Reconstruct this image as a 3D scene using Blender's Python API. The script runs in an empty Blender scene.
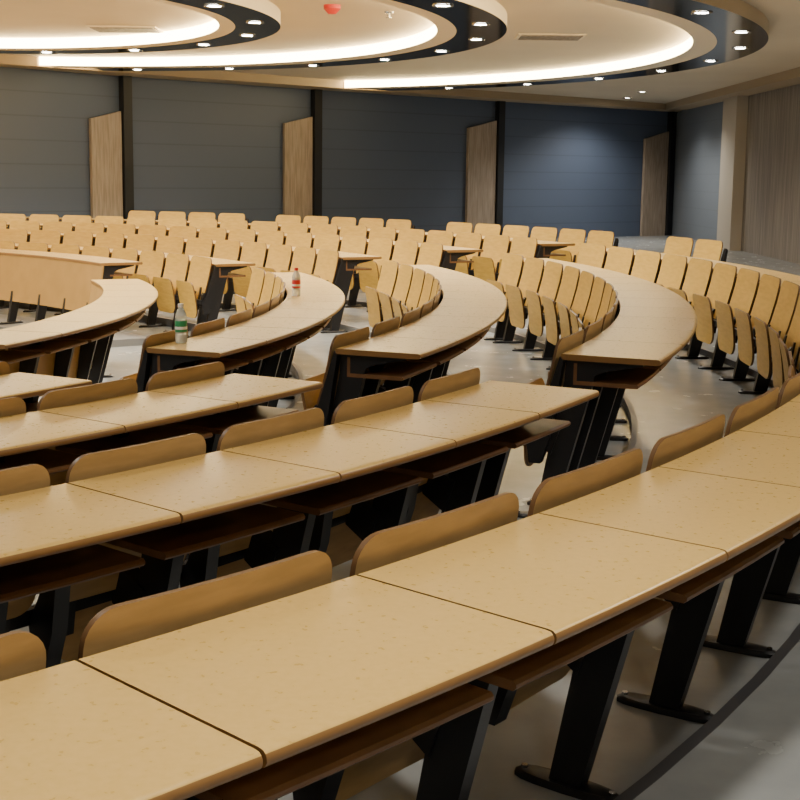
import bpy, math, random
from mathutils import Matrix, Vector
random.seed(3)
SC=bpy.context.scene
CAMZ=1.454; CX,CY=-8.02,9.20
R0,DR,DD=10.99,1.1235,0.43
RING={'Z':(R0+DR,0.05),'A':(R0,0.0),'B':(R0-DR,-0.05),'C':(R0-2*DR,-0.11),'D':(R0-3*DR,-0.19),'E':(6.2,-0.25),'F':(6.6,-.18)}

# ---------------- materials
def mat(name,col,rough=0.5,metal=0.0,emit=None,es=0.0,coat=0.0):
    m=bpy.data.materials.new(name);m.use_nodes=True
    b=m.node_tree.nodes['Principled BSDF']
    b.inputs['Base Color'].default_value=(*col,1);b.inputs['Roughness'].default_value=rough;b.inputs['Metallic'].default_value=metal
    b.inputs['Coat Weight'].default_value=coat
    if emit:
        b.inputs['Emission Color'].default_value=(*emit,1);b.inputs['Emission Strength'].default_value=es
    return m
def noisy(m,c1,c2,scale=(1,1,1),nscale=5.0,detail=4,bump=0.0,lo=0.35,hi=0.65,rr=None):
    nt=m.node_tree;N=nt.nodes;L=nt.links;b=N['Principled BSDF']
    tc=N.new('ShaderNodeTexCoord');mp=N.new('ShaderNodeMapping');mp.inputs['Scale'].default_value=scale
    no=N.new('ShaderNodeTexNoise');no.inputs['Scale'].default_value=nscale;no.inputs['Detail'].default_value=detail
    cr=N.new('ShaderNodeValToRGB');cr.color_ramp.elements[0].position=lo;cr.color_ramp.elements[1].position=hi
    cr.color_ramp.elements[0].color=(*c1,1);cr.color_ramp.elements[1].color=(*c2,1)
    L.new(tc.outputs['Object'],mp.inputs['Vector']);L.new(mp.outputs[0],no.inputs['Vector']);L.new(no.outputs['Fac'],cr.inputs['Fac']);L.new(cr.outputs[0],b.inputs['Base Color'])
    if bump:
        bu=N.new('ShaderNodeBump');bu.inputs['Strength'].default_value=bump;bu.inputs['Distance'].default_value=0.002
        L.new(no.outputs['Fac'],bu.inputs['Height']);L.new(bu.outputs[0],b.inputs['Normal'])
    if rr:
        mr=N.new('ShaderNodeMapRange');mr.inputs['To Min'].default_value=rr[0];mr.inputs['To Max'].default_value=rr[1]
        L.new(no.outputs['Fac'],mr.inputs['Value']);L.new(mr.outputs[0],b.inputs['Roughness'])
    return m
M_TOP=noisy(mat('beech_laminate',(.6,.4,.2),.38),(.62,.405,.12),(.67,.445,.145),nscale=60,detail=3,rr=(.24,.34))
M_EDGE=mat('edge_banding',(.25,.13,.045),.3)
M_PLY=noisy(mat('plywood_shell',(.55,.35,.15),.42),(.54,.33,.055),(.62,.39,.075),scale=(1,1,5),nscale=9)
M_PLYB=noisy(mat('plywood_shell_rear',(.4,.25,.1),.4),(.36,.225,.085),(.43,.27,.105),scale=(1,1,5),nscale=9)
M_PLYE=mat('plywood_edge',(.14,.07,.025),.5)
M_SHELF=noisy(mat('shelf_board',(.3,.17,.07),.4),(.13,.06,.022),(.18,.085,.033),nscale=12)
M_FASC=noisy(mat('fascia_board',(.3,.17,.07),.4),(.34,.20,.06),(.38,.225,.07),nscale=6)
M_BLACK=mat('black_powder_steel',(.009,.009,.011),.38)
M_FLOOR=noisy(mat('grey_floor',(.45,.46,.45),.3),(.30,.315,.32),(.345,.36,.36),nscale=6,detail=12,rr=(.22,.30))
M_NOSE=mat('step_nosing',(.05,.05,.055),.5)
M_RISER=mat('step_edge_grey',(.18,.18,.18),.45)
M_CEIL=noisy(mat('ceiling_paint',(.62,.52,.38),.6),(.62,.52,.38),(.67,.57,.42),nscale=.6)
M_RIM=mat('ceiling_ring_rim',(.72,.62,.46),.5)
M_GLOSS=mat('black_gloss_band',(.004,.005,.008),.12)
M_LED=mat('cove_led',(1,.9,.7),.5,emit=(1,.76,.38),es=30)
M_DL=mat('downlight_lens',(1,1,1),.5,emit=(1,.95,.86),es=90)
M_TRIM=mat('downlight_trim',(.5,.5,.5),.25,metal=1)
M_POST=mat('dark_post',(.008,.009,.012),.5)
M_WOODW=noisy(mat('wall_wood_veneer',(.3,.24,.17),.5),(.27,.215,.165),(.39,.32,.255),scale=(1,1,.08),nscale=30)
M_PILLAR=mat('pillar_paint',(.46,.41,.34),.55)
M_PANW=noisy(mat('wall_grey_laminate',(.3,.27,.24),.45),(.17,.145,.125),(.31,.27,.225),scale=(1,1,.03),nscale=28)
M_SOFF=mat('soffit_paint',(.40,.31,.20),.6)
M_PLAIN=mat('wall_plain',(.36,.34,.30),.6)
def bluewall(name,c0,c1):
    m=mat(name,c1,.55)
    nt=m.node_tree;N=nt.nodes;L=nt.links
    tc=N.new('ShaderNodeTexCoord');sp=N.new('ShaderNodeSeparateXYZ');L.new(tc.outputs['Object'],sp.inputs[0])
    mm=N.new('ShaderNodeMath');mm.operation='MULTIPLY';mm.inputs[1].default_value=2.6;L.new(sp.outputs['Z'],mm.inputs[0])
    fr=N.new('ShaderNodeMath');fr.operation='FRACT';L.new(mm.outputs[0],fr.inputs[0])
    cr=N.new('ShaderNodeValToRGB');cr.color_ramp.elements[0].position=.02;cr.color_ramp.elements[1].position=.07
    cr.color_ramp.elements[0].color=(*c0,1);cr.color_ramp.elements[1].color=(*c1,1)
    L.new(fr.outputs[0],cr.inputs[0]);L.new(cr.outputs[0],N['Principled BSDF'].inputs['Base Color']);return m
M_BLUE=bluewall('blue_wall_panel',(.062,.082,.125),(.082,.108,.168))
M_BLUE2=bluewall('blue_grey_side_panel',(.15,.17,.20),(.165,.19,.225))

# ---------------- mesh helpers
class MB:
    def __init__(s): s.v=[];s.f=[];s.m=[]
    def add(s,vs,fs,mi=0):
        o=len(s.v);s.v+=vs
        for k,f in enumerate(fs):
            s.f.append([i+o for i in f]);s.m.append(mi[k] if isinstance(mi,list) else mi)
    def obj(s,name,mats,parent=None,smooth=True,ang=35):
        me=bpy.data.meshes.new(name);me.from_pydata(s.v,[],s.f)
        for m in mats: me.materials.append(m)
        for p,mi in zip(me.polygons,s.m): p.material_index=mi
        me.update()
        import bmesh
        bm=bmesh.new();bm.from_mesh(me);bmesh.ops.recalc_face_normals(bm,faces=bm.faces);bm.to_mesh(me);bm.free()
        if smooth:
            for p in me.polygons:p.use_smooth=True
            me.set_sharp_from_angle(angle=math.radians(ang))
        ob=bpy.data.objects.new(name,me);SC.collection.objects.link(ob)
        if parent: ob.parent=parent
        return ob
def empty(name):
    e=bpy.data.objects.new(name,None);e.empty_display_size=.2;SC.collection.objects.link(e);return e
def pol(r,a,z): return (CX+r*math.cos(a),CY+r*math.sin(a),z)
def sweep(mb,sec,a0,a1,n,mi):
    k=len(sec);vs=[]
    for i in range(n+1):
        a=a0+(a1-a0)*i/n
        vs+=[pol(r,a,z) for r,z in sec]
    fs=[];ms=[]
    for i in range(n):
        for j in range(k):
            j2=(j+1)%k
            fs.append([i*k+j,i*k+j2,(i+1)*k+j2,(i+1)*k+j]);ms.append(mi(j))
    fs.append(list(range(k)));ms.append(mi(-1));fs.append([n*k+j for j in range(k)][::-1]);ms.append(mi(-1))
    mb.add(vs,fs,ms)
def local_prism(mb,a,prof,th,mi=0,t0=0.0):
    er=(math.cos(a),math.sin(a));et=(-math.sin(a),math.cos(a));k=len(prof);vs=[]
    for s in (-.5,.5):
        for r,z in prof:
            t=t0+s*th;vs.append((CX+r*er[0]+t*et[0],CY+r*er[1]+t*et[1],z))
    fs=[[i,(i+1)%k,k+(i+1)%k,k+i] for i in range(k)]+[list(range(k))[::-1],list(range(k,2*k))]
    mb.add(vs,fs,mi)
def shell(mb,a,Rb,w,zb,zt,rb,rt,th,ct,cb,bow=0.012,mface=0,medge=1,mback=2):
    h=zt-zb
    hs=set([0,h])
    for i in range(7):
        hs.add(cb*(1-math.cos(math.pi/2*i/6)));hs.add(h-ct*(1-math.cos(math.pi/2*i/6)))
    hs.add(h*.35);hs.add(h*.65)
    hs=sorted(hs)
    def hw(y):
        d=0
        if y<cb: d=cb-math.sqrt(max(0,cb*cb-(cb-y)**2))
        if y>h-ct: q=y-(h-ct);d=ct-math.sqrt(max(0,ct*ct-q*q))
        return w/2-d
    nx=6;K=nx+1;er=(math.cos(a),math.sin(a));et=(-math.sin(a),math.cos(a))
    vs=[]
    for side in (0,1):
        for y in hs:
            W=hw(y);f=y/h
            r=Rb+rb+(rt-rb)*f+0.012*math.sin(math.pi*f)
            for i in range(K):
                t=-W+2*W*i/nx
                rr=r+bow*(1-(2*t/w)**2)*1.0+(th if side else 0)
                vs.append((CX+rr*er[0]+t*et[0],CY+rr*er[1]+t*et[1],zb+y))
    n=len(hs);S=n*K;fs=[];ms=[]
    for j in range(n-1):
        for i in range(nx):
            q=[j*K+i,j*K+i+1,(j+1)*K+i+1,(j+1)*K+i]
            fs.append(q);ms.append(mface);fs.append([S+v for v in q[::-1]]);ms.append(mback)
        for i in (0,nx):
            fs.append([j*K+i,(j+1)*K+i,S+(j+1)*K+i,S+j*K+i]);ms.append(medge)
    for j in (0,n-1):
        for i in range(nx):
            fs.append([j*K+i,j*K+i+1,S+j*K+i+1,S+j*K+i]);ms.append(medge)
    mb.add(vs,fs,ms)
T=.026
def top_section(R,z):
    rin=R-DD;rad=T/2;s=[(rin,z-T+.003),(rin,z-.003),(rin+.003,z)]
    cc=R-rad
    s.append((cc-.004,z))
    for i in range(1,7):
        an=math.pi/2-math.pi*i/7;s.append((cc+rad*math.cos(an),z-rad+rad*math.sin(an)))
    s.append((cc,z-T));s.append((rin+.003,z-T))
    return s
def row(ring,a0,a1,n,seats=True,fascia=False,desks=True):
    R,z0=RING[ring];a0=math.radians(a0);a1=math.radians(a1);d=(a1-a0)/n
    e=empty('curved_lecture_desk_row' if desks else 'folding_seat_row')
    tops=MB();sh=MB();lg=MB()
    zt=z0+.75;sec=top_section(R,zt);g=.0032/R
    for i in range(n if desks else 0):
        b=a0+i*d
        sweep(tops,sec,b+g,b+d-g,4,lambda j:0 if j in(2,3,4) or j==len(sec)-2 else 1)
        zs=z0+.615;ri=R-DD+.05;ro=R-.095;q=.03/R
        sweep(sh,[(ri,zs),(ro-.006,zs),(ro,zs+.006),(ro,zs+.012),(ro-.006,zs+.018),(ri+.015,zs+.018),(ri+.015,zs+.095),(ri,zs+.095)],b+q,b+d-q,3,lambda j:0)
    if fascia:
        f=MB();sweep(f,[(R-DD-.06,z0+.24),(R-DD-.04,z0+.24),(R-DD+.03,zt-T),(R-DD+.01,zt-T)],a0,a1,n*3,lambda j:0)
        f.obj('modesty_panel',[M_FASC],e)
    bs=[a0+(i+.5)*d for i in range(n)]+([a0+.05/R,a1-.05/R] if desks else [])
    for b in bs:
        if desks: local_prism(lg,b,[(R-.54,z0+.015),(R-.455,z0+.015),(R-.285,zt-.09),(R-.24,zt-.07),(R-.08,zt-T-.012),(R-.08,zt-T),(R-DD+.015,zt-T),(R-DD+.01,zt-.12)],.038)
        else: local_prism(lg,b,[(R-.54,z0+.015),(R-.455,z0+.015),(R-.38,zt-.12),(R-.42,zt-.12)],.038)
        er=(math.cos(b),math.sin(b));et=(-er[1],er[0]);vs=[];K=16
        for zz,sc in((z0+.001,1),(z0+.012,1),(z0+.019,.88)):
            for k in range(K):
                an=2*math.pi*k/K;x=.145*sc*math.copysign(abs(math.cos(an))**.7,math.cos(an));y=.036*sc*math.copysign(abs(math.sin(an))**.7,math.sin(an))
                rr=R-.498+x;vs.append((CX+rr*er[0]+y*et[0],CY+rr*er[1]+y*et[1],zz))
        fs=[[l*K+k,l*K+(k+1)%K,(l+1)*K+(k+1)%K,(l+1)*K+k] for l in(0,1) for k in range(K)]+[list(range(K)),list(range(2*K,3*K))]
        lg.add(vs,fs,0)
        for x in(-.12,.12):
            rr=R-.498+x;vs=[(CX+rr*er[0]+.009*math.cos(k*math.pi/3),CY+rr*er[1]+.009*math.sin(k*math.pi/3),zz) for zz in(z0+.012,z0+.026) for k in range(6)]
            lg.add(vs,[[k,(k+1)%6,6+(k+1)%6,6+k] for k in range(6)]+[list(range(6,12))],1)
        if seats:
            local_prism(lg,b,[(R-.47,z0+.30),(R-.43,z0+.42),(R-.54,z0+.47),(R-.56,z0+.45),(R-.56,z0+.36)],.05)
    if seats:
        for i in range(n+1):
            b=a0+i*d
            if i==0:b+=.02/R
            if i==n:b-=.02/R
            local_prism(lg,b,[(R-DD-.004,zt-.012),(R-DD+.012,zt-.03),(R-DD-.045,z0+.36),(R-DD-.08,z0+.26),(R-DD-.13,z0+.26),(R-DD-.145,z0+.36),(R-DD-.09,z0+.46)],.046)
    if desks:
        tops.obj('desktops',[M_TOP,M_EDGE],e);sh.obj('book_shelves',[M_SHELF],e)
    lg.obj('steel_legs',[M_BLACK,M_TRIM],e)
    if seats: seatrow(ring,a0,a1,n,None if desks else e)
def seatrow(ring,a0,a1,n,e=None):
    R,z0=RING[ring];d=(a1-a0)/n;e=e or empty('folding_seat_row')
    bk=MB();st=MB();hb=MB();w=(R-DD)*d
    for i in range(n):
        a=a0+(i+.5)*d;Rb=R-DD-.022
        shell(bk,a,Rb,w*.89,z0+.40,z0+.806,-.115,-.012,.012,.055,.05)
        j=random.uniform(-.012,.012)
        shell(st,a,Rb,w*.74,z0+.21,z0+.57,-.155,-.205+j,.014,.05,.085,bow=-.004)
        local_prism(hb,a,[(Rb-.15,z0+.36),(Rb-.12,z0+.36),(Rb-.12,z0+.40),(Rb-.15,z0+.40)],w*.98)
        for s in(-1,1):
            local_prism(hb,a,[(Rb-.142,z0+.30),(Rb-.125,z0+.30),(Rb-.09,z0+.52),(Rb-.10,z0+.52)],.03,t0=s*w*.3)
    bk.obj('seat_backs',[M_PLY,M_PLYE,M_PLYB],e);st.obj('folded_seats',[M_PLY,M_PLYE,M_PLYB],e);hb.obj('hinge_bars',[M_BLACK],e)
dA=3.14;MW=.562
def nmod(ring,a0,a1): return max(1,round(math.radians(a1-a0)*RING[ring][0]/MW))
def auto(ring,a0,a1,**k): row(ring,a0,a1,nmod(ring,a0,a1),**k)
row('A',-41.2-6*dA,-41.2+20*dA,26)
for r,a,n,dl in(('B',-27.7,11,3.12),('C',-28.0,8,3.65),('D',-28.5,6,4.2)):
    row(r,a-n*dl,a,n)
dl=math.degrees(.56/RING['E'][0]);row('E',-29.5-4*dl,-29.5,4,seats=False,fascia=True)
for r,a0,a1 in(('B',-22.6,17.9),('C',-21.9,18.7),('D',-20.9,21.3)): auto(r,a0,a1)
auto('E',-19.5,24,seats=False,fascia=True)
for r,a0,a1 in(('A',26,100),('B',26,100),('C',26.5,100),('D',30.5,100)): auto(r,a0,a1)
auto('F',34,102,seats=False,fascia=True)
for a0,a1 in((17.2,22.5),(27,42.5),(45.5,58),(60.5,71)): auto('Z',a0,a1,desks=False)

# ---------------- floor with tiers
fl=MB()
NS=180
def ringfloor(mb,r0,r1,z,mi=0):
    vs=[pol(r,2*math.pi*i/NS,z) for i in range(NS) for r in(r0,r1)]
    fs=[[2*i,2*i+1,2*((i+1)%NS)+1,2*((i+1)%NS)] for i in range(NS)];mb.add(vs,fs,mi)
def riser(mb,r,z0,z1,mi=0):
    vs=[pol(r,2*math.pi*i/NS,z) for i in range(NS) for z in(z0,z1)]
    fs=[[2*i,2*i+1,2*((i+1)%NS)+1,2*((i+1)%NS)] for i in range(NS)];mb.add(vs,fs,mi)
steps=[6.64]+[RING[k][0]-.335 for k in 'DCBA']
lv=[-.25,-.19,-.11,-.05,0.0,.05]
vs=[pol(0,0,lv[0])]+[pol(steps[0],2*math.pi*i/NS,lv[0]) for i in range(NS)]
fl.add(vs,[[0,1+i,1+(i+1)%NS] for i in range(NS)])
for i,r in enumerate(steps):
    mi=1 if i==4 else 2
    riser(fl,r,lv[i],lv[i+1],mi)
    ringfloor(fl,r,r+.035,lv[i+1],mi)
    rn=steps[i+1] if i<4 else 45
    ringfloor(fl,r+.035,rn,lv[i+1],0)
fl.obj('floor',[M_FLOOR,M_NOSE,M_RISER],smooth=False)
pl=MB();sweep(pl,[(5.85,-.25),(6.62,-.25),(6.62,-.18),(5.85,-.18)],math.radians(33.6),math.radians(102.4),36,lambda j:0)
pl.obj('floor_plinth',[M_RISER],smooth=False)

# ---------------- room shell
ZC=3.2;ZS=3.054;XR=6.7
WL=[(-20,20.95),(-6.4,20.95),(-4.81,22.8),(-1.66,25.8),(2.14,29.0),(XR,32.7)]
def wall(name,pts,m,z0=.0,z1=ZC+.05):
    mb=MB();vs=[(x,y,z) for x,y in pts for z in(z0,z1)]
    mb.add(vs,[[2*i,2*i+2,2*i+3,2*i+1] for i in range(len(pts)-1)]);return mb.obj(name,[m],smooth=False)
wall('wall_back',WL,M_BLUE)
wall('wall_right',[(XR,33),(XR,26.8)],M_BLUE2)
wall('wall_right_front',[(XR,26.8),(XR,-4)],M_PANW)
wall('wall_left',[(-20,-4),(-20,21)],M_PLAIN)
wall('wall_front',[(-20,-4),(XR,-4)],M_PLAIN)
def box(mb,x0,x1,y0,y1,z0,z1,mi=0):
    vs=[(x,y,z) for z in(z0,z1) for x,y in((x0,y0),(x1,y0),(x1,y1),(x0,y1))]
    mb.add(vs,[[0,1,2,3],[4,5,6,7],[0,1,5,4],[1,2,6,5],[2,3,7,6],[3,0,4,7]],mi)
def obox(mb,p,d,l0,l1,n0,n1,zs,mi=0):
    nx,ny=d[1],-d[0];vs=[]
    for l,n in((l0,n0),(l1,n0),(l1,n1),(l0,n1)): vs.append((p[0]+d[0]*l+nx*n,p[1]+d[1]*l+ny*n,zs[0]))
    for l,n in((l0,n0),(l1,n0),(l1,n1),(l0,n1)): vs.append((p[0]+d[0]*l+nx*n,p[1]+d[1]*l+ny*n,zs[1] if l==l0 else zs[2]))
    mb.add(vs,[[0,1,2,3],[4,5,6,7],[0,1,5,4],[1,2,6,5],[2,3,7,6],[3,0,4,7]],mi)
for i,(w,h,dh) in zip((2,3,4,5),((.62,1.01,.15),(.68,1.08,.15),(.82,1.18,.18),(.85,1.12,.2))):
    p=WL[i];q=WL[i-1];L_=math.hypot(p[0]-q[0],p[1]-q[1]);d=((p[0]-q[0])/L_,(p[1]-q[1])/L_)
    off={2:.12,3:.02,4:.0,5:-.12}[i]
    mb=MB();obox(mb,p,d,-.20+off,-.02+off,0.01,.14,(.05,ZS,ZS));mb.obj('trim_%d'%(i-1),[M_POST],smooth=False)
    mb=MB();obox(mb,p,d,-.22-w+off,-.22+off,0.02,.09,(.05,CAMZ+h-dh,CAMZ+h));mb.obj('wood_acoustic_panel',[M_WOODW],smooth=False)
mb=MB();box(mb,XR-.22,XR,25.9,27.0,.05,ZC);mb.obj('pillar',[M_PILLAR],smooth=False)
sf=MB();n=len(WL)
inn=[(x,y-.75) if i<2 else (x+.5,y-.55) for i,(x,y) in enumerate(WL)];inn[-1]=(XR,32.0)
vs=[];
for (a,b),(c,d) in zip(WL,inn): vs+=[(a,b,ZS),(c,d,ZS),(c,d,ZC)]
sf.add(vs,[f for i in range(n-1) for f in([3*i,3*i+3,3*i+4,3*i+1],[3*i+1,3*i+4,3*i+5,3*i+2])])
box(sf,XR-.5,XR,-3.9,31.5,ZS,ZC)
sf.obj('trim_10',[M_SOFF],smooth=False)
mb=MB();box(mb,-20,XR,-4,33.2,ZC,ZC+.1);mb.obj('ceiling',[M_CEIL],smooth=False)

# ceiling rings
def wally(x):
    for (a,b),(c,d) in zip(inn,inn[1:]):
        if a<=x<=c: return b+(d-b)*(x-a)/(c-a)
    return 40
LIGHTS=[]
def cring(cx,cy,R,step,off,w1=.52,w2=.80):
    N_=360
    e=empty('ceiling_cove_ring')
    prof=[(R,ZC),(R,ZS),(R-w1,ZS),(R-w1,ZS+.004),(R-w2,ZS+.004),(R-w2-.02,ZS+.015),(R-w2-.02,ZC)]
    mi=[1,0,1,1,1,2]
    mb=MB();K=len(prof)
    for i in range(N_):
        a=2*math.pi*i/N_;b=2*math.pi*(i+1)/N_
        for k in range(K-1):
            vs=[];bad=False
            for an in(a,b):
                for r,z in(prof[k],prof[k+1]):
                    x=cx+r*math.cos(an);y=cy+r*math.sin(an)
                    if y>wally(x)+.02: bad=True
                    vs.append((x,y,z))
            if not bad: mb.add([vs[0],vs[1],vs[3],vs[2]],[[0,1,2,3]],mi[k])
    mb.obj('ring_body',[M_GLOSS,M_RIM,M_LED],e,smooth=False)
    dl=MB();a=off;k=0
    while a<360+off-1:
        r=R-.26;x=cx+r*math.cos(math.radians(a));y=cy+r*math.sin(math.radians(a))
        if y<wally(x)-.4:
            disc(dl,x,y,ZS)
            if k%3==0: LIGHTS.append((x,y,ZS-.03,0))
            k+=1
        a+=step
    dl.obj('downlights',[M_DL,M_TRIM],e,smooth=False)
def disc(mb,x,y,z,r=.075):
    K=20;vs=[]
    for rr,zz in((r+.03,z-.001),(r+.025,z-.012),(r,z-.010),(r-.005,z-.004)):
        vs+=[(x+rr*math.cos(2*math.pi*k/K),y+rr*math.sin(2*math.pi*k/K),zz) for k in range(K)]
    fs=[[l*K+k,l*K+(k+1)%K,(l+1)*K+(k+1)%K,(l+1)*K+k] for l in range(3) for k in range(K)]
    mb.add(vs,fs,1);mb.add(vs[3*K:],[list(range(K))],0)
cring(-4.6,17.8,9.1,12,-8,w1=.58,w2=.84)
cring(-5.2,15.3,6.35,15,6,w1=.56,w2=.76)
cring(-5.6,14.45,4.25,20,0,w1=.50,w2=.66)
for x,y in((4.9,27.4),(4.95,29.5),(3.5,4.5),(.5,1.5),(-3,4.5),(-3,-1.5),(1,-2),(-8,3),(-9,-1),(4.2,9),(-13,6),(-14,12),(-14,17)):
    mb=MB();disc(mb,x,y,ZC-.001);mb.obj('ceiling_downlight',[M_DL,M_TRIM],smooth=False);LIGHTS.append((x,y,ZC-.05,1))
for i,(x,y,z,k) in enumerate(LIGHTS):
    l=bpy.data.lights.new('downlight_lamp','SPOT');l.energy=290 if k else 410;l.color=(1,.94,.83);l.spot_size=math.radians(145);l.spot_blend=.6;l.shadow_soft_size=.14
    o=bpy.data.objects.new('downlight_lamp',l);o.location=(x,y,z);SC.collection.objects.link(o)
# air vents
for x,y in((1.83,16.85),(-3.45,16.6)):
    mb=MB();box(mb,x-.42,x+.42,y-.3,y+.3,ZC-.02,ZC-.001,0)
    for k in range(7): box(mb,x-.38,x+.38,y-.26+k*.08,y-.22+k*.08,ZC-.03,ZC-.02,1)
    mb.obj('air_vent',[M_RIM,M_PANW],smooth=False)
def lathe(mb,x,y,prof,mi=0,K=24):
    vs=[(x+r*math.cos(2*math.pi*k/K),y+r*math.sin(2*math.pi*k/K),z) for r,z in prof for k in range(K)]
    fs=[[l*K+k,l*K+(k+1)%K,(l+1)*K+(k+1)%K,(l+1)*K+k] for l in range(len(prof)-1) for k in range(K)]
    fs+=[list(range(K)),[ (len(prof)-1)*K+k for k in range(K)]]
    mb.add(vs,fs,mi)
M_RED=mat('red_plastic',(.6,.03,.02),.35)
mb=MB();lathe(mb,-.76,14.1,[(.09,ZC),(.09,ZC-.04),(.07,ZC-.06),(.04,ZC-.09),(.01,ZC-.095)]);mb.obj('fire_alarm_beacon',[M_RED])
mb=MB();lathe(mb,-.17,14.6,[(.05,ZC),(.045,ZC-.015),(.012,ZC-.02),(.012,ZC-.06),(.035,ZC-.062),(.035,ZC-.067)]);mb.obj('fire_sprinkler',[M_TRIM])

# ---------------- bottles
M_PET=mat('clear_bottle_plastic',(.82,.88,.88),.12);M_PET.node_tree.nodes['Principled BSDF'].inputs['Transmission Weight'].default_value=.6
M_GRN=mat('green_label',(.03,.30,.12),.4);M_RLB=mat('red_label',(.65,.04,.04),.4);M_WHT=mat('white_cap',(.85,.85,.85),.4)
def bottle(r,adeg,z,lab,cap,band):
    x,y,_=pol(r,math.radians(adeg),0);e=empty('water_bottle')
    mb=MB();lathe(mb,x,y,[(.026,z+.001),(.031,z+.006),(.031,z+.045),(.029,z+.05),(.031,z+.055),(.031,z+.125),(.029,z+.13),(.031,z+.135),(.028,z+.155),(.018,z+.178),(.0135,z+.186),(.0135,z+.195)]);mb.obj('bottle_body',[M_PET],e)
    mb=MB();lathe(mb,x,y,[(.0316,z+.062),(.0322,z+.064),(.0322,z+.118),(.0316,z+.12)]);mb.obj('bottle_label',[lab],e)
    mb=MB();lathe(mb,x,y,[(.0324,z+.075),(.0326,z+.077),(.0326,z+.088),(.0324,z+.09)]);mb.obj('label_band',[band],e)
    mb=MB();lathe(mb,x,y,[(.0155,z+.19),(.0155,z+.207),(.014,z+.209)]);mb.obj('bottle_cap',[cap],e)
bottle(7.26,-19.0,RING['D'][1]+.75,M_GRN,M_WHT,M_WHT)
bottle(7.26,3.0,RING['D'][1]+.75,M_RLB,M_RLB,M_WHT)

# ---------------- camera
cam=bpy.data.cameras.new('camera');co=bpy.data.objects.new('camera',cam);SC.collection.objects.link(co)
cam.sensor_width=36;cam.lens=1306.8/800*36;cam.shift_y=-(400-370.9)/800
pitch=.1491;roll=.0128
co.matrix_world=Matrix.Translation((0,0,CAMZ))@Matrix.Rotation(math.pi/2-pitch,4,'X')@Matrix.Rotation(roll,4,'Z')
cam.clip_start=.05;cam.clip_end=200
SC.camera=co
w=bpy.data.worlds.new('world');SC.world=w;w.use_nodes=True
w.node_tree.nodes['Background'].inputs[0].default_value=(.5,.5,.5,1);w.node_tree.nodes['Background'].inputs[1].default_value=.3
